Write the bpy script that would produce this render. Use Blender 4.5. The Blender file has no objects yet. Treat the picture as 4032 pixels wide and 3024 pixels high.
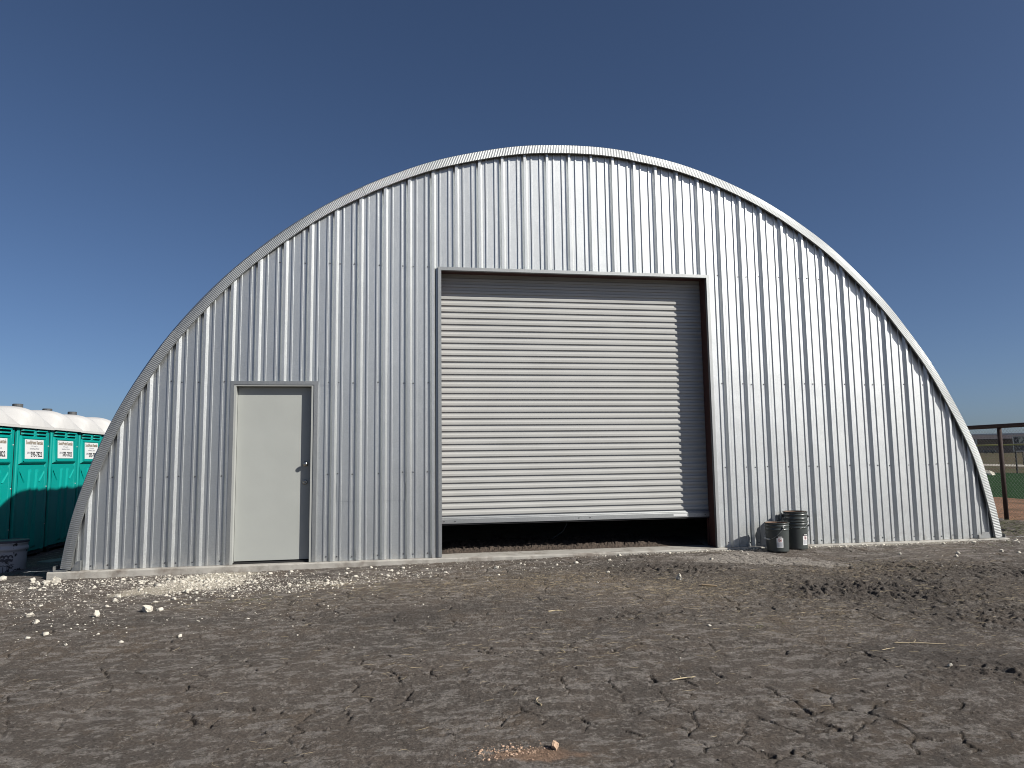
import bpy, math, random
import numpy as np
from mathutils import Vector, Matrix
R_ = math.radians
random.seed(5)
rng = np.random.default_rng(11)
sc = bpy.context.scene
COL = sc.collection

# ------------------------------------------------------------------ camera
CAMP = Vector((3.49245, -8.97853, 1.20447))
PITCH, YAW, ROLL, FPX = 0.10386, -0.16383, -0.01312, 2795.0
fw = Vector((-math.sin(YAW)*math.cos(PITCH), math.cos(YAW)*math.cos(PITCH), math.sin(PITCH)))
rt = Vector((math.cos(YAW), math.sin(YAW), 0)); up = rt.cross(fw)
r2 = rt*math.cos(ROLL)+up*math.sin(ROLL); u2 = -rt*math.sin(ROLL)+up*math.cos(ROLL)
cd = bpy.data.cameras.new("camera"); cam = bpy.data.objects.new("camera", cd); COL.objects.link(cam)
cam.matrix_world = Matrix(((r2.x, u2.x, -fw.x, CAMP.x), (r2.y, u2.y, -fw.y, CAMP.y), (r2.z, u2.z, -fw.z, CAMP.z), (0, 0, 0, 1)))
cd.sensor_width = 36; cd.lens = FPX/4032*36; cd.clip_start = .05; cd.clip_end = 3000
sc.camera = cam

# ------------------------------------------------------------------ light
SUN = Vector((1.4, -1.0, 1.12)).normalized()
elev = math.asin(SUN.z); azim = math.atan2(SUN.x, SUN.y)      # clockwise from +Y
w = bpy.data.worlds.new("World"); sc.world = w; w.use_nodes = True
nt = w.node_tree; bg = nt.nodes["Background"]
sky = nt.nodes.new("ShaderNodeTexSky"); sky.sky_type = 'NISHITA'; sky.sun_disc = False
sky.sun_elevation = elev; sky.sun_rotation = azim
sky.air_density = 0.6; sky.dust_density = 1.2; sky.ozone_density = 4.6; sky.altitude = 0
nt.links.new(sky.outputs[0], bg.inputs[0]); bg.inputs[1].default_value = 0.056
sl = bpy.data.lights.new("sun", 'SUN'); sl.energy = 5.0; sl.angle = R_(0.5); sl.color = (1, .96, .89)
so = bpy.data.objects.new("sun", sl); COL.objects.link(so)
so.rotation_euler = SUN.to_track_quat('Z', 'Y').to_euler()
sc.view_settings.view_transform = 'Standard'; sc.view_settings.look = 'None'
sc.view_settings.exposure = 0.58; sc.view_settings.gamma = 1
sc.cycles.max_bounces = 6
sc.cycles.pixel_filter_type = 'BLACKMAN_HARRIS'; sc.cycles.filter_width = 1.0
K = .70      # surface reflectance scale that goes with this exposure

# ------------------------------------------------------------------ materials
def mat(name, col=(.5, .5, .5), rough=.6, metal=0., spec=.5, noise=None, bump=None, var=None, coat=0):
    """noise=(scale, amount): value variation; var=(col2, scale, lo, hi): second colour blotches; bump=(scale,strength,dist)"""
    m = bpy.data.materials.new(name); m.use_nodes = True
    n = m.node_tree.nodes; l = m.node_tree.links; b = n["Principled BSDF"]
    col = tuple(c*K for c in col)
    if var: var = (tuple(c*K for c in var[0]),)+tuple(var[1:])
    b.inputs["Roughness"].default_value = rough; b.inputs["Metallic"].default_value = metal
    b.inputs["Specular IOR Level"].default_value = spec
    if coat: b.inputs["Coat Weight"].default_value = coat
    tc = n.new("ShaderNodeTexCoord"); out = None
    rgb = n.new("ShaderNodeRGB"); rgb.outputs[0].default_value = (*col, 1); out = rgb.outputs[0]
    if var:
        t = n.new("ShaderNodeTexNoise"); t.inputs["Scale"].default_value = var[1]; t.inputs["Detail"].default_value = 6
        t.inputs["Roughness"].default_value = .65
        l.new(tc.outputs["Object"], t.inputs["Vector"])
        mr = n.new("ShaderNodeMapRange"); mr.inputs[1].default_value = var[2]; mr.inputs[2].default_value = var[3]
        l.new(t.outputs[0], mr.inputs[0])
        mx = n.new("ShaderNodeMix"); mx.data_type = 'RGBA'; l.new(mr.outputs[0], mx.inputs[0])
        l.new(out, mx.inputs[6]); mx.inputs[7].default_value = (*var[0], 1); out = mx.outputs[2]
    if noise:
        t = n.new("ShaderNodeTexNoise"); t.inputs["Scale"].default_value = noise[0]; t.inputs["Detail"].default_value = 5
        l.new(tc.outputs["Object"], t.inputs["Vector"])
        mr = n.new("ShaderNodeMapRange"); mr.inputs[1].default_value = .25; mr.inputs[2].default_value = .75
        mr.inputs[3].default_value = 1-noise[1]; mr.inputs[4].default_value = 1+noise[1]
        l.new(t.outputs[0], mr.inputs[0])
        hs = n.new("ShaderNodeHueSaturation"); l.new(out, hs.inputs["Color"]); l.new(mr.outputs[0], hs.inputs["Value"]); out = hs.outputs[0]
    l.new(out, b.inputs["Base Color"])
    if bump:
        t = n.new("ShaderNodeTexNoise"); t.inputs["Scale"].default_value = bump[0]; t.inputs["Detail"].default_value = 6
        l.new(tc.outputs["Object"], t.inputs["Vector"])
        bp = n.new("ShaderNodeBump"); bp.inputs["Strength"].default_value = bump[1]; bp.inputs["Distance"].default_value = bump[2]
        l.new(t.outputs[0], bp.inputs["Height"]); l.new(bp.outputs[0], b.inputs["Normal"])
    return m

def galv(name, base, rough, metal, spangle=.12, wave=0.0):
    m = bpy.data.materials.new(name); m.use_nodes = True
    n = m.node_tree.nodes; l = m.node_tree.links; b = n["Principled BSDF"]
    tc = n.new("ShaderNodeTexCoord")
    v = n.new("ShaderNodeTexVoronoi"); v.inputs["Scale"].default_value = 130
    l.new(tc.outputs["Object"], v.inputs["Vector"])
    bw = n.new("ShaderNodeSeparateColor"); l.new(v.outputs["Color"], bw.inputs[0])
    t = n.new("ShaderNodeTexNoise"); t.inputs["Scale"].default_value = 1.3; t.inputs["Detail"].default_value = 5
    mpp = n.new("ShaderNodeMapping"); mpp.inputs["Scale"].default_value = (3, 3, .35)
    l.new(tc.outputs["Object"], mpp.inputs[0]); l.new(mpp.outputs[0], t.inputs["Vector"])
    a = n.new("ShaderNodeMath"); a.operation = 'MULTIPLY_ADD'; a.inputs[1].default_value = spangle; a.inputs[2].default_value = 1-spangle*.5-.06
    l.new(bw.outputs[0], a.inputs[0])
    c = n.new("ShaderNodeMath"); c.operation = 'MULTIPLY_ADD'; c.inputs[1].default_value = .07; l.new(t.outputs[0], c.inputs[0]); l.new(a.outputs[0], c.inputs[2])
    sx = n.new("ShaderNodeSeparateXYZ"); l.new(tc.outputs["Object"], sx.inputs[0])
    dv = n.new("ShaderNodeMath"); dv.operation = 'MULTIPLY_ADD'; dv.inputs[1].default_value = 1/.9144; dv.inputs[2].default_value = .08; l.new(sx.outputs[0], dv.inputs[0])
    fl = n.new("ShaderNodeMath"); fl.operation = 'FLOOR'; l.new(dv.outputs[0], fl.inputs[0])
    wn = n.new("ShaderNodeTexWhiteNoise"); wn.noise_dimensions = '1D'; l.new(fl.outputs[0], wn.inputs["W"])
    pv = n.new("ShaderNodeMath"); pv.operation = 'MULTIPLY_ADD'; pv.inputs[1].default_value = .06; l.new(wn.outputs[0], pv.inputs[0]); l.new(c.outputs[0], pv.inputs[2]); c = pv
    # dust thrown up along the foot of the sheets
    ds = n.new("ShaderNodeMapRange"); ds.inputs[1].default_value = .16; ds.inputs[2].default_value = 0; ds.inputs[3].default_value = 0; ds.inputs[4].default_value = .55; l.new(sx.outputs[2], ds.inputs[0])
    dn = n.new("ShaderNodeTexNoise"); dn.inputs["Scale"].default_value = 14; dn.inputs["Detail"].default_value = 6; l.new(tc.outputs["Object"], dn.inputs["Vector"])
    dr = n.new("ShaderNodeMapRange"); dr.inputs[1].default_value = .42; dr.inputs[2].default_value = .66; l.new(dn.outputs[0], dr.inputs[0])
    dm = n.new("ShaderNodeMath"); dm.operation = 'MULTIPLY'; l.new(ds.outputs[0], dm.inputs[0]); l.new(dr.outputs[0], dm.inputs[1])
    mx = n.new("ShaderNodeVectorMath"); mx.operation = 'SCALE'; mx.inputs[0].default_value = base; l.new(c.outputs[0], mx.inputs["Scale"])
    mm = n.new("ShaderNodeMix"); mm.data_type = 'RGBA'; l.new(dm.outputs[0], mm.inputs[0]); l.new(mx.outputs[0], mm.inputs[6]); mm.inputs[7].default_value = (.13, .115, .10, 1)
    l.new(mm.outputs[2], b.inputs["Base Color"])
    mt = n.new("ShaderNodeMath"); mt.operation = 'MULTIPLY_ADD'; mt.inputs[1].default_value = -metal; mt.inputs[2].default_value = metal; l.new(dm.outputs[0], mt.inputs[0]); l.new(mt.outputs[0], b.inputs["Metallic"])
    rr = n.new("ShaderNodeMath"); rr.operation = 'MULTIPLY_ADD'; rr.inputs[1].default_value = .1; rr.inputs[2].default_value = rough-.05
    l.new(bw.outputs[1], rr.inputs[0]); l.new(rr.outputs[0], b.inputs["Roughness"])
    # slight oil-canning of the thin sheet
    t2 = n.new("ShaderNodeTexNoise"); t2.inputs["Scale"].default_value = 1.6; t2.inputs["Detail"].default_value = 2
    l.new(tc.outputs["Object"], t2.inputs["Vector"])
    bp = n.new("ShaderNodeBump"); bp.inputs["Strength"].default_value = .5; bp.inputs["Distance"].default_value = .014
    l.new(t2.outputs[0], bp.inputs["Height"]); l.new(bp.outputs[0], b.inputs["Normal"])
    return m

M = {}
M['galv'] = galv('galvanised_sheet', (.51, .525, .525), .50, 1.0, .16)
M['trim'] = galv('galvanised_trim', (.33, .34, .34), .56, 1.0)
M['galv_in'] = mat('sheet_inside', (.10, .10, .10), .7)
M['slat'] = mat('grey_painted_steel', (.50, .50, .48), .40, noise=(2.2, .045))
M['door'] = mat('door_paint', (.43, .445, .42), .45, noise=(2.5, .04), bump=(2.5, .3, .012))
M['jamb'] = mat('door_jamb_paint', (.42, .43, .41), .45)
M['primer'] = mat('red_primer_steel', (.075, .026, .020), .7, noise=(12, .3))
M['chrome'] = mat('brushed_nickel', (.55, .53, .48), .22, 1.0)
M['screw'] = mat('screw_head', (.12, .12, .13), .45, .6)
M['dark'] = mat('black_rubber', (.012, .012, .013), .7)
M['concrete'] = mat('concrete', (.42, .40, .36), .9, noise=(9, .14), var=((.22, .19, .16), 3.5, .5, .68), bump=(60, .5, .006))
M['teal'] = mat('teal_plastic', (.0, .335, .295), .38, noise=(2.5, .06), bump=(5, .2, .01))
M['roofw'] = mat('white_translucent_plastic', (.66, .65, .63), .45, noise=(5, .04))
M['gap'] = mat('dark_plastic_and_gap_shade', (.002, .007, .008), .6)  # near-black: painted shade of the unit gaps, also vent backs and skid base
M['pipe'] = mat('grey_pipe', (.075, .08, .085), .6)
M['signw'] = mat('white_sign', (.80, .81, .81), .5)
M['black'] = mat('black_print', (.01, .01, .015), .6)
M['greyprint'] = mat('grey_print', (.16, .17, .22), .6)
M['redprint'] = mat('faded_red_print', (.42, .20, .15), .6)
M['tanprint'] = mat('faded_tan_print', (.36, .30, .22), .6)
M['shadowprint'] = mat('letter_outline_print', (.10, .08, .07), .6)
M['pail'] = mat('grey_green_enamel', (.062, .072, .070), .34, noise=(6, .08))
M['rust'] = mat('rusty_inside', (.24, .15, .10), .75, noise=(14, .25))
M['wire'] = mat('bail_wire', (.30, .31, .31), .4, .7)
M['grip'] = mat('white_grip', (.62, .62, .60), .5)
M['redring'] = mat('red_ring', (.50, .10, .09), .6)
M['tubw'] = mat('dirty_white_plastic', (.44, .45, .49), .6, var=((.03, .028, .03), 9, .56, .6), noise=(5, .15))
M['tubdark'] = mat('tub_dark_print', (.06, .06, .08), .6)
M['rustpipe'] = mat('rusty_brown_pipe', (.028, .011, .008), .8, noise=(14, .3))
M['chain'] = mat('galvanised_wire', (.26, .27, .25), .5, .5)
M['yellow'] = mat('yellow_cap', (.62, .50, .12), .6)
M['stone'] = mat('limestone', (.60, .56, .48), .9, noise=(25, .18), bump=(70, .5, .004))
M['stonep'] = mat('pinkish_stone', (.52, .36, .25), .9, noise=(40, .2))
M['straw'] = mat('dry_straw', (.50, .41, .26), .8, noise=(3, .35))
M['wood'] = mat('weathered_wood', (.27, .20, .12), .85, noise=(10, .2))
M['grass'] = mat('green_brown_grass', (.11, .115, .05), .85, noise=(1.5, .4))
M['soil'] = mat('brown_mulch', (.062, .044, .032), .95, noise=(30, .5))
M['brownwall'] = mat('brown_metal_wall', (.16, .110, .098), .7, noise=(1, .04))
M['brownroof'] = mat('brown_metal_roof', (.050, .038, .037), .6, noise=(1, .05))
M['white'] = mat('white_paint', (.72, .72, .70), .6)
M['board'] = mat('grey_board', (.17, .18, .175), .8, noise=(9, .12))

# ------------------------------------------------------------------ mesh helpers
def obj(name, V, F, m, parent=None, smooth=False, mats=None, fm=None):
    me = bpy.data.meshes.new(name)
    me.from_pydata([tuple(v) for v in V], [], F); me.update()
    for mm in (mats or [m]): me.materials.append(mm)
    if fm is not None: me.polygons.foreach_set('material_index', fm)
    if smooth: me.polygons.foreach_set('use_smooth', [True]*len(me.polygons))
    o = bpy.data.objects.new(name, me); COL.objects.link(o)
    if parent: o.parent = parent
    return o
class MB:
    def __init__(s): s.V = []; s.F = []
    def add(s, V, F):
        k = len(s.V); s.V += [tuple(v) for v in V]; s.F += [[i+k for i in f] for f in F]; return s
    def box(s, x0, x1, y0, y1, z0, z1):
        V = [(x, y, z) for z in (z0, z1) for y in (y0, y1) for x in (x0, x1)]
        return s.add(V, [[0, 2, 3, 1], [4, 5, 7, 6], [0, 1, 5, 4], [2, 6, 7, 3], [0, 4, 6, 2], [1, 3, 7, 5]])
    def bbox(s, x0, x1, y0, y1, z0, z1, b=.004):
        """box with chamfered vertical+horizontal front edges"""
        V = []; F = []
        for (z, i) in ((z0, b), (z0+b, 0), (z1-b, 0), (z1, b)):
            xa, xb, ya, yb = x0+i, x1-i, y0+i, y1-i
            V += [(xa+b, ya, z), (xb-b, ya, z), (xb, ya+b, z), (xb, yb-b, z), (xb-b, yb, z), (xa+b, yb, z), (xa, yb-b, z), (xa, ya+b, z)]
        for r in range(3):
            for k in range(8): F.append([r*8+k, r*8+(k+1) % 8, (r+1)*8+(k+1) % 8, (r+1)*8+k])
        F.append(list(range(7, -1, -1))); F.append(list(range(24, 32)))
        return s.add(V, F)
    def tube(s, pts, r, n=8, cap=True):
        pts = [Vector(p) for p in pts]; V = []; F = []
        prev = None
        for i, p in enumerate(pts):
            d = (pts[min(i+1, len(pts)-1)]-pts[max(i-1, 0)]).normalized()
            if prev is None:
                a = d.orthogonal().normalized()
            else:
                a = (prev-d*prev.dot(d)).normalized()
            prev = a; b = d.cross(a); rr = r[i] if isinstance(r, (list, tuple)) else r
            for k in range(n):
                t = 2*math.pi*k/n; V.append(p+a*rr*math.cos(t)+b*rr*math.sin(t))
        for i in range(len(pts)-1):
            for k in range(n): F.append([i*n+k, i*n+(k+1) % n, (i+1)*n+(k+1) % n, (i+1)*n+k])
        if cap: F.append(list(range(n-1, -1, -1))); F.append([len(V)-n+k for k in range(n)])
        return s.add(V, F)
    def lathe(s, prof, c=(0, 0, 0), n=40, axis='z'):
        V = []; F = []
        for (r, h) in prof:
            for k in range(n):
                t = 2*math.pi*k/n
                p = (r*math.cos(t), r*math.sin(t), h)
                if axis == 'y': p = (r*math.cos(t), h, r*math.sin(t))
                V.append((p[0]+c[0], p[1]+c[1], p[2]+c[2]))
        for i in range(len(prof)-1):
            for k in range(n): F.append([i*n+k, i*n+(k+1) % n, (i+1)*n+(k+1) % n, (i+1)*n+k])
        return s.add(V, F)
    def build(s, name, m, parent=None, smooth=False, **k): return obj(name, s.V, s.F, m, parent, smooth, **k)
def auto_smooth(o, ang=35):
    me = o.data
    me.polygons.foreach_set('use_smooth', [True]*len(me.polygons))
    me.set_sharp_from_angle(angle=R_(ang)); return o
def empty(name, loc, label, cat, group=None, rz=0):
    o = bpy.data.objects.new(name, None); COL.objects.link(o); o.location = loc; o.rotation_euler = (0, 0, rz)
    o.empty_display_size = .2
    o['label'] = label; o['category'] = cat
    if group: o['group'] = group
    return o
def tag(o, label, cat, group=None, kind=None):
    o['label'] = label; o['category'] = cat
    if group: o['group'] = group
    if kind: o['kind'] = kind
    return o
def struct(o): o['kind'] = 'structure'; return o
def kids(o): return [c for c in bpy.data.objects if c.parent == o]
def dup(root, loc, label, rz=0, cat=None):
    def cp(o, par):
        c = o.copy(); COL.objects.link(c)
        if par: c.parent = par
        for ch in kids(o): cp(ch, c)
        return c
    r = cp(root, None); r.location = loc; r.rotation_euler = (0, 0, rz); r['label'] = label
    return r

# ------------------------------------------------------------------ noise
def hash2(ix, iy, s):
    h = (ix.astype(np.int64)*374761393 + iy.astype(np.int64)*668265263 + s*982451653) & 0x7fffffff
    h = ((h ^ (h >> 13))*1274126177) & 0x7fffffff
    h = (h ^ (h >> 16)) & 0xffffff
    return h/float(0xffffff)
def vnoise(x, y, s=0):
    ix = np.floor(x); iy = np.floor(y); fx = x-ix; fy = y-iy
    fx = fx*fx*fx*(fx*(fx*6-15)+10); fy = fy*fy*fy*(fy*(fy*6-15)+10)
    a = hash2(ix, iy, s); b = hash2(ix+1, iy, s); c = hash2(ix, iy+1, s); d = hash2(ix+1, iy+1, s)
    return (a*(1-fx)+b*fx)*(1-fy)+(c*(1-fx)+d*fx)*fy
def fbm(x, y, s=0, o=4, g=.5):
    t = 0; a = 1; n = 0
    for k in range(o):
        t = t+a*vnoise(x*2**k+17.3*k, y*2**k-9.1*k, s+k); n += a; a *= g
    return t/n
def sst(a, b, x):
    t = np.clip((x-a)/(b-a), 0, 1); return t*t*(3-2*t)
def voro_edge(x, y, s):
    ix = np.floor(x); iy = np.floor(y); f1 = np.full(x.shape, 9.); f2 = np.full(x.shape, 9.)
    for dx in (-1, 0, 1):
        for dy in (-1, 0, 1):
            px = ix+dx+.1+.8*hash2(ix+dx, iy+dy, s); py = iy+dy+.1+.8*hash2(ix+dx, iy+dy, s+7)
            d = np.hypot(x-px, y-py)
            nf1 = np.minimum(f1, d); f2 = np.minimum(np.maximum(f1, d), f2); f1 = nf1
    return f2-f1

# ------------------------------------------------------------------ terrain
def gbase(x, y):
    x = np.asarray(x, float); y = np.asarray(y, float)
    z = -.085+.06*sst(0, 8.5, x)
    z = z-.15*sst(-.5, -2.2, x)
    z = z-.10*sst(12.2, 15.5, x)-.15*sst(15.5, 24, x)
    z = z+np.where(y < 0, .028*y, 0)*np.clip(1, 0, 1)*sst(30, 10, np.abs(y))
    d = np.hypot(x-3.5, y+9)
    z = z+1.35*sst(72, 165, d)
    return z
def zones(x, y):
    wx = x+.5*(fbm(x*1.1, y*1.1, 40)-.5); wy = y+.5*(fbm(x*1.1, y*1.1, 50)-.5)
    g = lambda cx, cy, sx, sy, rot=0: np.exp(-((( (wx-cx)*math.cos(rot)+(wy-cy)*math.sin(rot))/sx)**2+((-(wx-cx)*math.sin(rot)+(wy-cy)*math.cos(rot))/sy)**2))
    fine = fbm(x*9, y*9, 3, 4, .6)
    powder = np.clip(1.9*g(1.42, -.55, .34, .36)+1.1*g(1.05, -.95, .38, .2, .5)+1.0*g(1.75, -.25, .35, .16)+.50*g(.15, -.3, .55, .22, .15)+.62*g(2.65, -1.1, .7, .17, .25)+.4*g(-.9, -.55, .6, .25)+.35*g(.2, -.9, .9, .4)+.32*g(3.6, -.5, .8, .35), 0, 1.6)
    powder = sst(.55, 1.0, powder+1.0*(fine-.5))
    powder = np.maximum(powder, .75*sst(.5, .8, g(7.6, -.12, .9, .05)+g(10.2, -.14, 1.3, .06)+.6*(fine-.5)))
    straw = np.clip(.8*g(6.4, -2.2, .9, .45)+.7*g(4.2, -1.4, 1.3, .45)+.7*g(5.4, -1.6, .8, .5)+.7*g(8.7, -1.6, 1.2, .4)+.5*g(6.8, -3.4, .8, .5)+.5*g(9.5, -3.2, 1, .5)+.35*g(2.3, -1.9, 1, .3), 0, 1)
    clod = np.clip(1.2*g(8.0, -2.6, 1.0, .55, -.35)+.9*g(9.6, -2.0, 1.5, .7, -.3)+.9*g(6.6, -1.25, .8, .35)+.7*g(8.6, -3.9, 1.2, .5, -.5)+.8*g(7.2, -5.0, .6, .3, -.7)+.5*g(5.6, -3.0, 1.2, .25)+.25*g(3.4, -2.4, .9, .2), 0, 1)
    pale = np.clip(1.3*g(7.75, -.75, .75, .26, -.35)+.9*g(8.3, -1.2, .45, .16, -.3)+.7*g(8.1, -.42, .5, .1, -.2), 0, 1)
    pale = sst(.35, .6, pale+.9*(fine-.5))
    tan = .0*x+g(4.05, -5.43, .20, .06)
    return powder, straw, clod, pale, sst(.35, .8, tan+.8*(fine-.5))

def ground_h(x, y, fine=True):
    z = gbase(x, y)
    powder, straw, clod, pale, tan = zones(x, y)
    z = z+.05*(fbm(x*.9, y*.9, 1)-.5)*sst(.0, -.7, y)+.010*(fbm(x*5, y*5, 21)-.5)
    if not fine: return z
    z = z+.009*(fbm(x*20, y*20, 31, 3, .7)-.5)*(1-.7*pale)+.009*(np.abs(fbm(x*36, y*36, 35, 2, .6)-.5)*2)*sst(.35, .6, fbm(x*1.3, y*1.3, 37))
    n1 = fbm(x*15, y*15, 61, 4, .65); n2 = fbm(x*34, y*34, 71, 2, .6)
    z = z+clod*(.030*sst(.42, .8, n1)+.030*(n2-.5)*(.4+n1))
    # drying cracks, broken up by a mask
    wx = x+.12*(fbm(x*4, y*4, 81)-.5)+.03*(fbm(x*20, y*20, 82)-.5); wy = y+.12*(fbm(x*4, y*4, 91)-.5)+.03*(fbm(x*20, y*20, 92)-.5)
    e = voro_edge(wx/.25, wy/.21, 5)*.125
    msk = sst(.53, .63, fbm(x*2.6+9, y*2.6, 101, 3, .6))*sst(.3, .1, powder)*(1-.8*clod)
    z = z-.020*msk*sst(.0075, .002, e)*(.35+1.3*vnoise(x*9, y*9, 121))
    e2 = voro_edge(wx/.13, wy/.11, 15)*.07
    msk2 = np.maximum(pale, .55*sst(.56, .68, fbm(x*2.1, y*2.1+4, 111, 3, .6))*(1-clod))
    z = z-.008*msk2*sst(.007, .002, e2)-.012*pale*sst(.2, .6, vnoise(x*5, y*5, 133))*sst(.010, .003, e2)
    return z

def lines(segs):
    out = [segs[0][0]]
    for a, b, st in segs:
        n = max(1, int(round((b-a)/st))); out += list(np.linspace(a, b, n+1)[1:])
    return np.array(out)
XL = lines([(-700, -200, 100), (-200, -40, 20), (-40, -6, 2), (-6, -2.6, .2), (-2.6, 11.9, .0098), (11.9, 13.6, .04), (13.6, 15.4, .1), (15.4, 22.7, .4), (22.7, 45.5, 1.2), (45.5, 62, 1.5), (62, 66.5, 1.5), (66.5, 120, 3), (120, 200, 8), (200, 900, 70)])
YL = lines([(-400, -60, 40), (-60, -10, 3), (-10, -5.9, .25), (-5.9, -3.6, .0095), (-3.6, 0.0, .0135), (0.0, 4.5, .06), (4.5, 12, .2), (12, 40, 1), (40, 120, 3), (120, 200, 8), (200, 900, 70)])
GX, GY = np.meshgrid(XL, YL)
far = (np.abs(GX) > 13.8)
GX2 = np.where(GX > 14.5, GX+.35*(vnoise(GY*.9, GX*.3, 7)-.5)*sst(14, 17, GX)+.25*(vnoise(GY*3, GX, 9)-.5), GX)
FX = (XL > -2.7) & (XL < 12.5); FY = (YL > -6.0) & (YL < 4.6)
GZ = gbase(GX2, GY)
jx = np.where(FX)[0]; jy = np.where(FY)[0]
sub = np.ix_(jy, jx)
GZ[sub] = ground_h(GX2[sub], GY[sub])
sx_ = np.ix_(np.where(FY | (YL < 14))[0], np.where((XL >= 12.5) & (XL < 16))[0])
GZ[sx_] = GZ[sx_]+.03*(fbm(GX2[sx_]*6, GY[sx_]*6, 5)-.5)
under = (GX2 > .0) & (GX2 < 11.7) & (GY > .15)
GZ = np.where(under, np.minimum(GZ, -.2), GZ)
nx, ny = len(XL), len(YL)
pw, stw, cl, pl, tn = zones(GX2, GY)
def wide_dark(x, y):
    g = lambda cx, cy, sx, sy, rot: np.exp(-((((x-cx)*math.cos(rot)+(y-cy)*math.sin(rot))/sx)**2+((-(x-cx)*math.sin(rot)+(y-cy)*math.cos(rot))/sy)**2))
    v = g(8.3, -2.5, 2.6, .75, -.35)+.8*g(6.6, -1.1, 1.0, .45, -.2)+.7*g(3.9, -2.6, 1.3, .35, .1)+.8*g(7.6, -4.9, 1.3, .35, -.7)+.5*g(1.0, -2.4, 1.6, .4, .1)
    return sst(.25, .75, v+1.0*(fbm(x*2.2, y*2.2, 141, 5, .6)-.5))
cl = np.maximum(cl, .8*wide_dark(GX2, GY)*(1-pl))

def ground_mat():
    m = bpy.data.materials.new('bare_earth'); m.use_nodes = True
    n = m.node_tree.nodes; l = m.node_tree.links; b = n["Principled BSDF"]
    b.inputs["Roughness"].default_value = .95; b.inputs["Specular IOR Level"].default_value = .2
    tc = n.new("ShaderNodeTexCoord")
    def noise(scale, detail=6, rough=.6, sc3=None):
        t = n.new("ShaderNodeTexNoise"); t.inputs["Scale"].default_value = scale; t.inputs["Detail"].default_value = detail; t.inputs["Roughness"].default_value = rough
        src = tc.outputs["Object"]
        if sc3:
            mp = n.new("ShaderNodeMapping"); mp.inputs["Scale"].default_value = sc3; mp.inputs["Rotation"].default_value = (0, 0, .25); l.new(src, mp.inputs[0]); src = mp.outputs[0]
        l.new(src, t.inputs["Vector"]); return t.outputs[0]
    def rng_(s, a, c, lo=0, hi=1):
        mr = n.new("ShaderNodeMapRange"); mr.inputs[1].default_value = a; mr.inputs[2].default_value = c; mr.inputs[3].default_value = lo; mr.inputs[4].default_value = hi; l.new(s, mr.inputs[0]); return mr.outputs[0]
    def mix(f, a, c):
        x = n.new("ShaderNodeMix"); x.data_type = 'RGBA'
        if isinstance(f, float): x.inputs[0].default_value = f
        else: l.new(f, x.inputs[0])
        for s, i in ((a, 6), (c, 7)):
            if isinstance(s, tuple): x.inputs[i].default_value = (*s, 1)
            else: l.new(s, x.inputs[i])
        return x.outputs[2]
    c = mix(rng_(noise(1.1), .38, .62), (0.110, 0.092, 0.078), (0.083, 0.072, 0.063))
    c = mix(rng_(noise(2.7, 7, .65), .50, .68, 0, .6), c, (0.118, 0.090, 0.066))
    c = mix(rng_(noise(8, 8, .7, (.75, 1.5, 1)), .515, .58, 0, .75), c, (0.212, 0.192, 0.174))      # pale dried crust flecks
    c = mix(rng_(noise(19, 7, .75), .55, .62, 0, .8), c, (0.217, 0.196, 0.175))
    at = n.new("ShaderNodeVertexColor"); at.layer_name = "zones"; sp = n.new("ShaderNodeSeparateColor"); l.new(at.outputs[0], sp.inputs[0])
    at2 = n.new("ShaderNodeVertexColor"); at2.layer_name = "zones2"; sp2 = n.new("ShaderNodeSeparateColor"); l.new(at2.outputs[0], sp2.inputs[0])
    def mul(a, c2):
        q = n.new("ShaderNodeMath"); q.operation = 'MULTIPLY'; l.new(a, q.inputs[0])
        if isinstance(c2, float): q.inputs[1].default_value = c2
        else: l.new(c2, q.inputs[1])
        return q.outputs[0]
    c = mix(mul(sp.outputs[2], .75), c, (0.059, 0.051, 0.045))                                     # freshly turned dark clods
    c = mix(mul(sp.outputs[1], rng_(noise(30, 6, .75), .45, .62)), c, (0.165, 0.130, 0.088))          # straw litter
    c = mix(mul(sp2.outputs[0], .9), c, mix(rng_(noise(14), .4, .6), (0.270, 0.245, 0.218), (0.20, 0.18, 0.158)))  # smooth pale clay
    c = mix(mul(sp.outputs[0], rng_(noise(45, 6, .75), .33, .52, .35, 1)), c, (0.350, 0.315, 0.252))    # crushed limestone
    c = mix(mul(sp2.outputs[1], .85), c, (0.238, 0.154, 0.105))
    hs = n.new("ShaderNodeHueSaturation"); l.new(c, hs.inputs["Color"]); l.new(rng_(noise(60, 7, .85), .32, .68, .35, 1.65), hs.inputs["Value"])
    l.new(hs.outputs[0], b.inputs["Base Color"])
    bp = n.new("ShaderNodeBump"); bp.inputs["Strength"].default_value = 1; bp.inputs["Distance"].default_value = .035
    l.new(noise(38, 9, .78), bp.inputs["Height"])
    l.new(bp.outputs[0], b.inputs["Normal"])
    return m
M['earth'] = ground_mat()
M['clay'] = mat('red_clay', (.27, .155, .10), .95, spec=.05, noise=(1.2, .25), var=((.17, .11, .07), .8, .5, .65), bump=(4, 1, .08))
M['turf'] = mat('green_turf', (.024, .058, .020), .9, spec=.05, noise=(.6, .22), bump=(8, .6, .05))
M['dry'] = mat('dry_grass', (.115, .090, .056), .95, spec=.05, noise=(.5, .3), var=((.085, .09, .045), .25, .48, .6), bump=(3, .8, .1))
M['caliche'] = mat('pale_gravel_road', (.46, .42, .35), .9, noise=(.6, .12))
cxi = (XL[:-1]+XL[1:])/2
region = np.where(cxi < 15.4, 0, np.where(cxi < 22.7, 1, np.where(cxi < 45.5, 2, np.where(cxi < 62, 3, np.where(cxi < 66.5, 4, 3)))))
vid = np.arange(nx*ny).reshape(ny, nx)
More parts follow.
